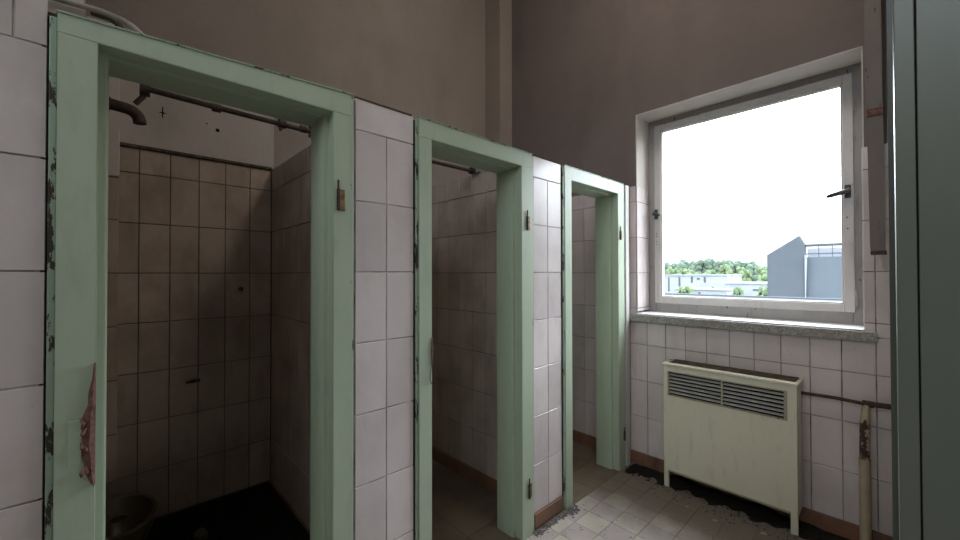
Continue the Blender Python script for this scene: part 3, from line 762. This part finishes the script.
bm = bmesh.new(); P3([(1.75, 0), (1.75, 12.65), (2.0, 12.65), (1.75, 5.0), (1.72, 0)], -.25, .0); bmesh.ops.translate(bm, verts=bm.verts, vec=(0, 0, 0))
obj('corner_flashing', bm, MO_white, hb)
bm = bmesh.new(); bm_box(bm, 1.75, 16, .3, 12, 0, 12.35); obj('side_block', bm, MO_clad2, hb)
rl = bmesh.new()
bm_box(rl, 1.75, 16, .25, .45, 13.65, 13.95); bm_box(rl, 1.75, 16, .3, .5, 12.7, 12.82)
for k in range(9): bm_box(rl, 3.0 + k * 1.25, 3.08 + k * 1.25, .3, .4, 12.35, 13.7)
obj('roof_railing', rl, MO_dark, hb)
bm = bmesh.new(); bm_box(bm, 1.75, 16, 2.5, 12, 12.35, 13.55); obj('roof_house', bm, MO_white, hb)

# white low buildings
def block(name, x0, x1, y0, y1, z1, label, wins, loc_label='building'):
    b = thing(name, label, 'building', ((x0 + x1) / 2, y0, GZ)); cx = b.location.x
    bm = bmesh.new(); bm_box(bm, x0 - cx, x1 - cx, 0, y1 - y0, 0, z1 - GZ); obj('walls', bm, MO_white, b)
    bm = bmesh.new(); bm_box(bm, x0 - cx - .2, x1 - cx + .2, -.2, y1 - y0 + .2, z1 - GZ, z1 - GZ + .35); obj('roof_edge', bm, MO_white, b)
    for (wx0, wx1, wz0, wz1) in wins:
        bm = bmesh.new(); bm_box(bm, wx0 - cx, wx1 - cx, -.06, .1, wz0 - GZ, wz1 - GZ); obj('window', bm, MO_dark, b)
block('white_building', -47, -30, 120, 135, .75, 'long white flat-roofed building at the far left', [(-45.6, -45.2, -4, .2), (-42.6, -42.1, -3.6, .3), (-39.2, -38.7, -1.3, .4), (-37.6, -36.8, -.4, .1), (-35.8, -35.3, -1.2, .4), (-33.8, -33.3, -3.9, -2.4)])
block('low_white_building', -28.5, -15, 112, 126, -1.3, 'lower white building between the long one and the grey hall', [(-26.5, -25.7, -3.2, -2.2), (-22.5, -19, -2.9, -2.5)])
block('entrance_annex', -37, -25.5, 102, 109, -2.7, 'small white annex in front of the long white building', [(-31.6, -31.1, -4.1, -3.2), (-28.5, -26.8, -3.9, -3.6)])

# trees
def m_leaf(name, c1, c2):
    k = NM(name); c = k.mix(k.thr(k.noise(1.4, 4), .35, .65), c1, c2); return k.done(c, .9, spec=.1)
ML = [m_leaf('dark_foliage', (.062, .090, .070, 1), (.085, .115, .085, 1)), m_leaf('light_foliage', (.085, .12, .065, 1), (.12, .155, .085, 1))]
MO_bark = m_out('bark', (.10, .08, .06, 1), (.07, .06, .05, 1))
def tree_mesh(h, w, seed):
    rnd = random.Random(seed); bm = bmesh.new()
    for k in range(22):
        a = rnd.random() * 6.28; rr = rnd.random() ** .6 * w * .40; zz = h * rnd.uniform(.38, .88)
        shrink = 1 - max(0, (zz / h - .55)) * 1.1
        bmesh.ops.create_icosphere(bm, subdivisions=2, radius=w * rnd.uniform(.13, .21) * shrink,
                                   matrix=Matrix.Translation((math.cos(a) * rr * shrink, math.sin(a) * rr * shrink, zz)))
    for v in bm.verts: v.co += Vector((rnd.uniform(-1, 1), rnd.uniform(-1, 1), rnd.uniform(-1, 1))) * w * .028
    for _ in range(700):   # leaf sprays breaking the outline
        f = rnd.choice(bm.verts[:2500] if False else [None]) if False else None
        break
    me = bpy.data.meshes.new('crown'); bm.to_mesh(me); bm.free(); return me
def trunk_mesh(h):
    bm = bmesh.new(); bm_tube(bm, [(0, 0, 0), (.1, 0, h * .3), (0, .1, h * .55)], [h * .03, h * .022, h * .01], 8)
    me = bpy.data.meshes.new('trunk'); bm.to_mesh(me); bm.free(); return me
crowns = {}
for kind in (0, 1):
    for s in range(3):
        me = tree_mesh(1, .8, kind * 10 + s); me.materials.append(ML[kind]); crowns[(kind, s)] = me
tkm = trunk_mesh(1); tkm.materials.append(MO_bark)
def tree(x, y, top, w, kind, label, group, base=GZ):
    t = thing('tree', label, 'tree', (x, y, base), group); h = top - base
    for nm, me in (('crown', crowns[(kind, random.randrange(3))]), ('trunk', tkm)):
        o = bpy.data.objects.new(nm, me); COL.objects.link(o); o.parent = t
        o.scale = (w / .8, w / .8, h) if nm == 'crown' else (h, h, h)
        if nm == 'crown': o.rotation_euler.z = random.random() * 6
rt = random.Random(3)
for i in range(19):
    x = -88 + i * 2.95 + rt.uniform(-1, 1); f = i / 18
    top = 6.0 + 3.6 * math.sin(math.pi * min(1, f * 1.15 + .08)) ** .6 + rt.uniform(-.7, .7)
    tree(x, (218, 234)[i % 2] + rt.uniform(-2, 2), top, rt.uniform(9.5, 11), 0, 'dark green tree in the wooded ridge behind the white buildings', 'trees on the far ridge')
for i in range(14):
    x = -74 + i * 3.4 + rt.uniform(-1, 1)
    tree(x, (184, 198)[i % 2] + rt.uniform(-2, 2), 4.6 + rt.uniform(-1.3, 1.3), rt.uniform(7, 8.5), 1, 'light green tree in front of the dark ridge', 'light green trees before the ridge')
def bush(x, y, top, w, label):
    t = thing('shrub', label, 'shrub', (x, y, GZ))
    h = top - GZ
    o = bpy.data.objects.new('crown', crowns[(1, 1)]); COL.objects.link(o); o.parent = t; o.scale = (w / .8, w / .8, h)
    o = bpy.data.objects.new('trunk', tkm); COL.objects.link(o); o.parent = t; o.scale = (h, h, h)
bush(-33.4, 98, -1.2, 5.0, 'light green shrub tree before the white annex')
bush(-15.5, 88, -.6, 4.0, 'light green shrub tree at the left edge of the grey hall')
bush(-22.9, 100, -1.4, 3.0, 'small green shrub tree between the low white buildings')
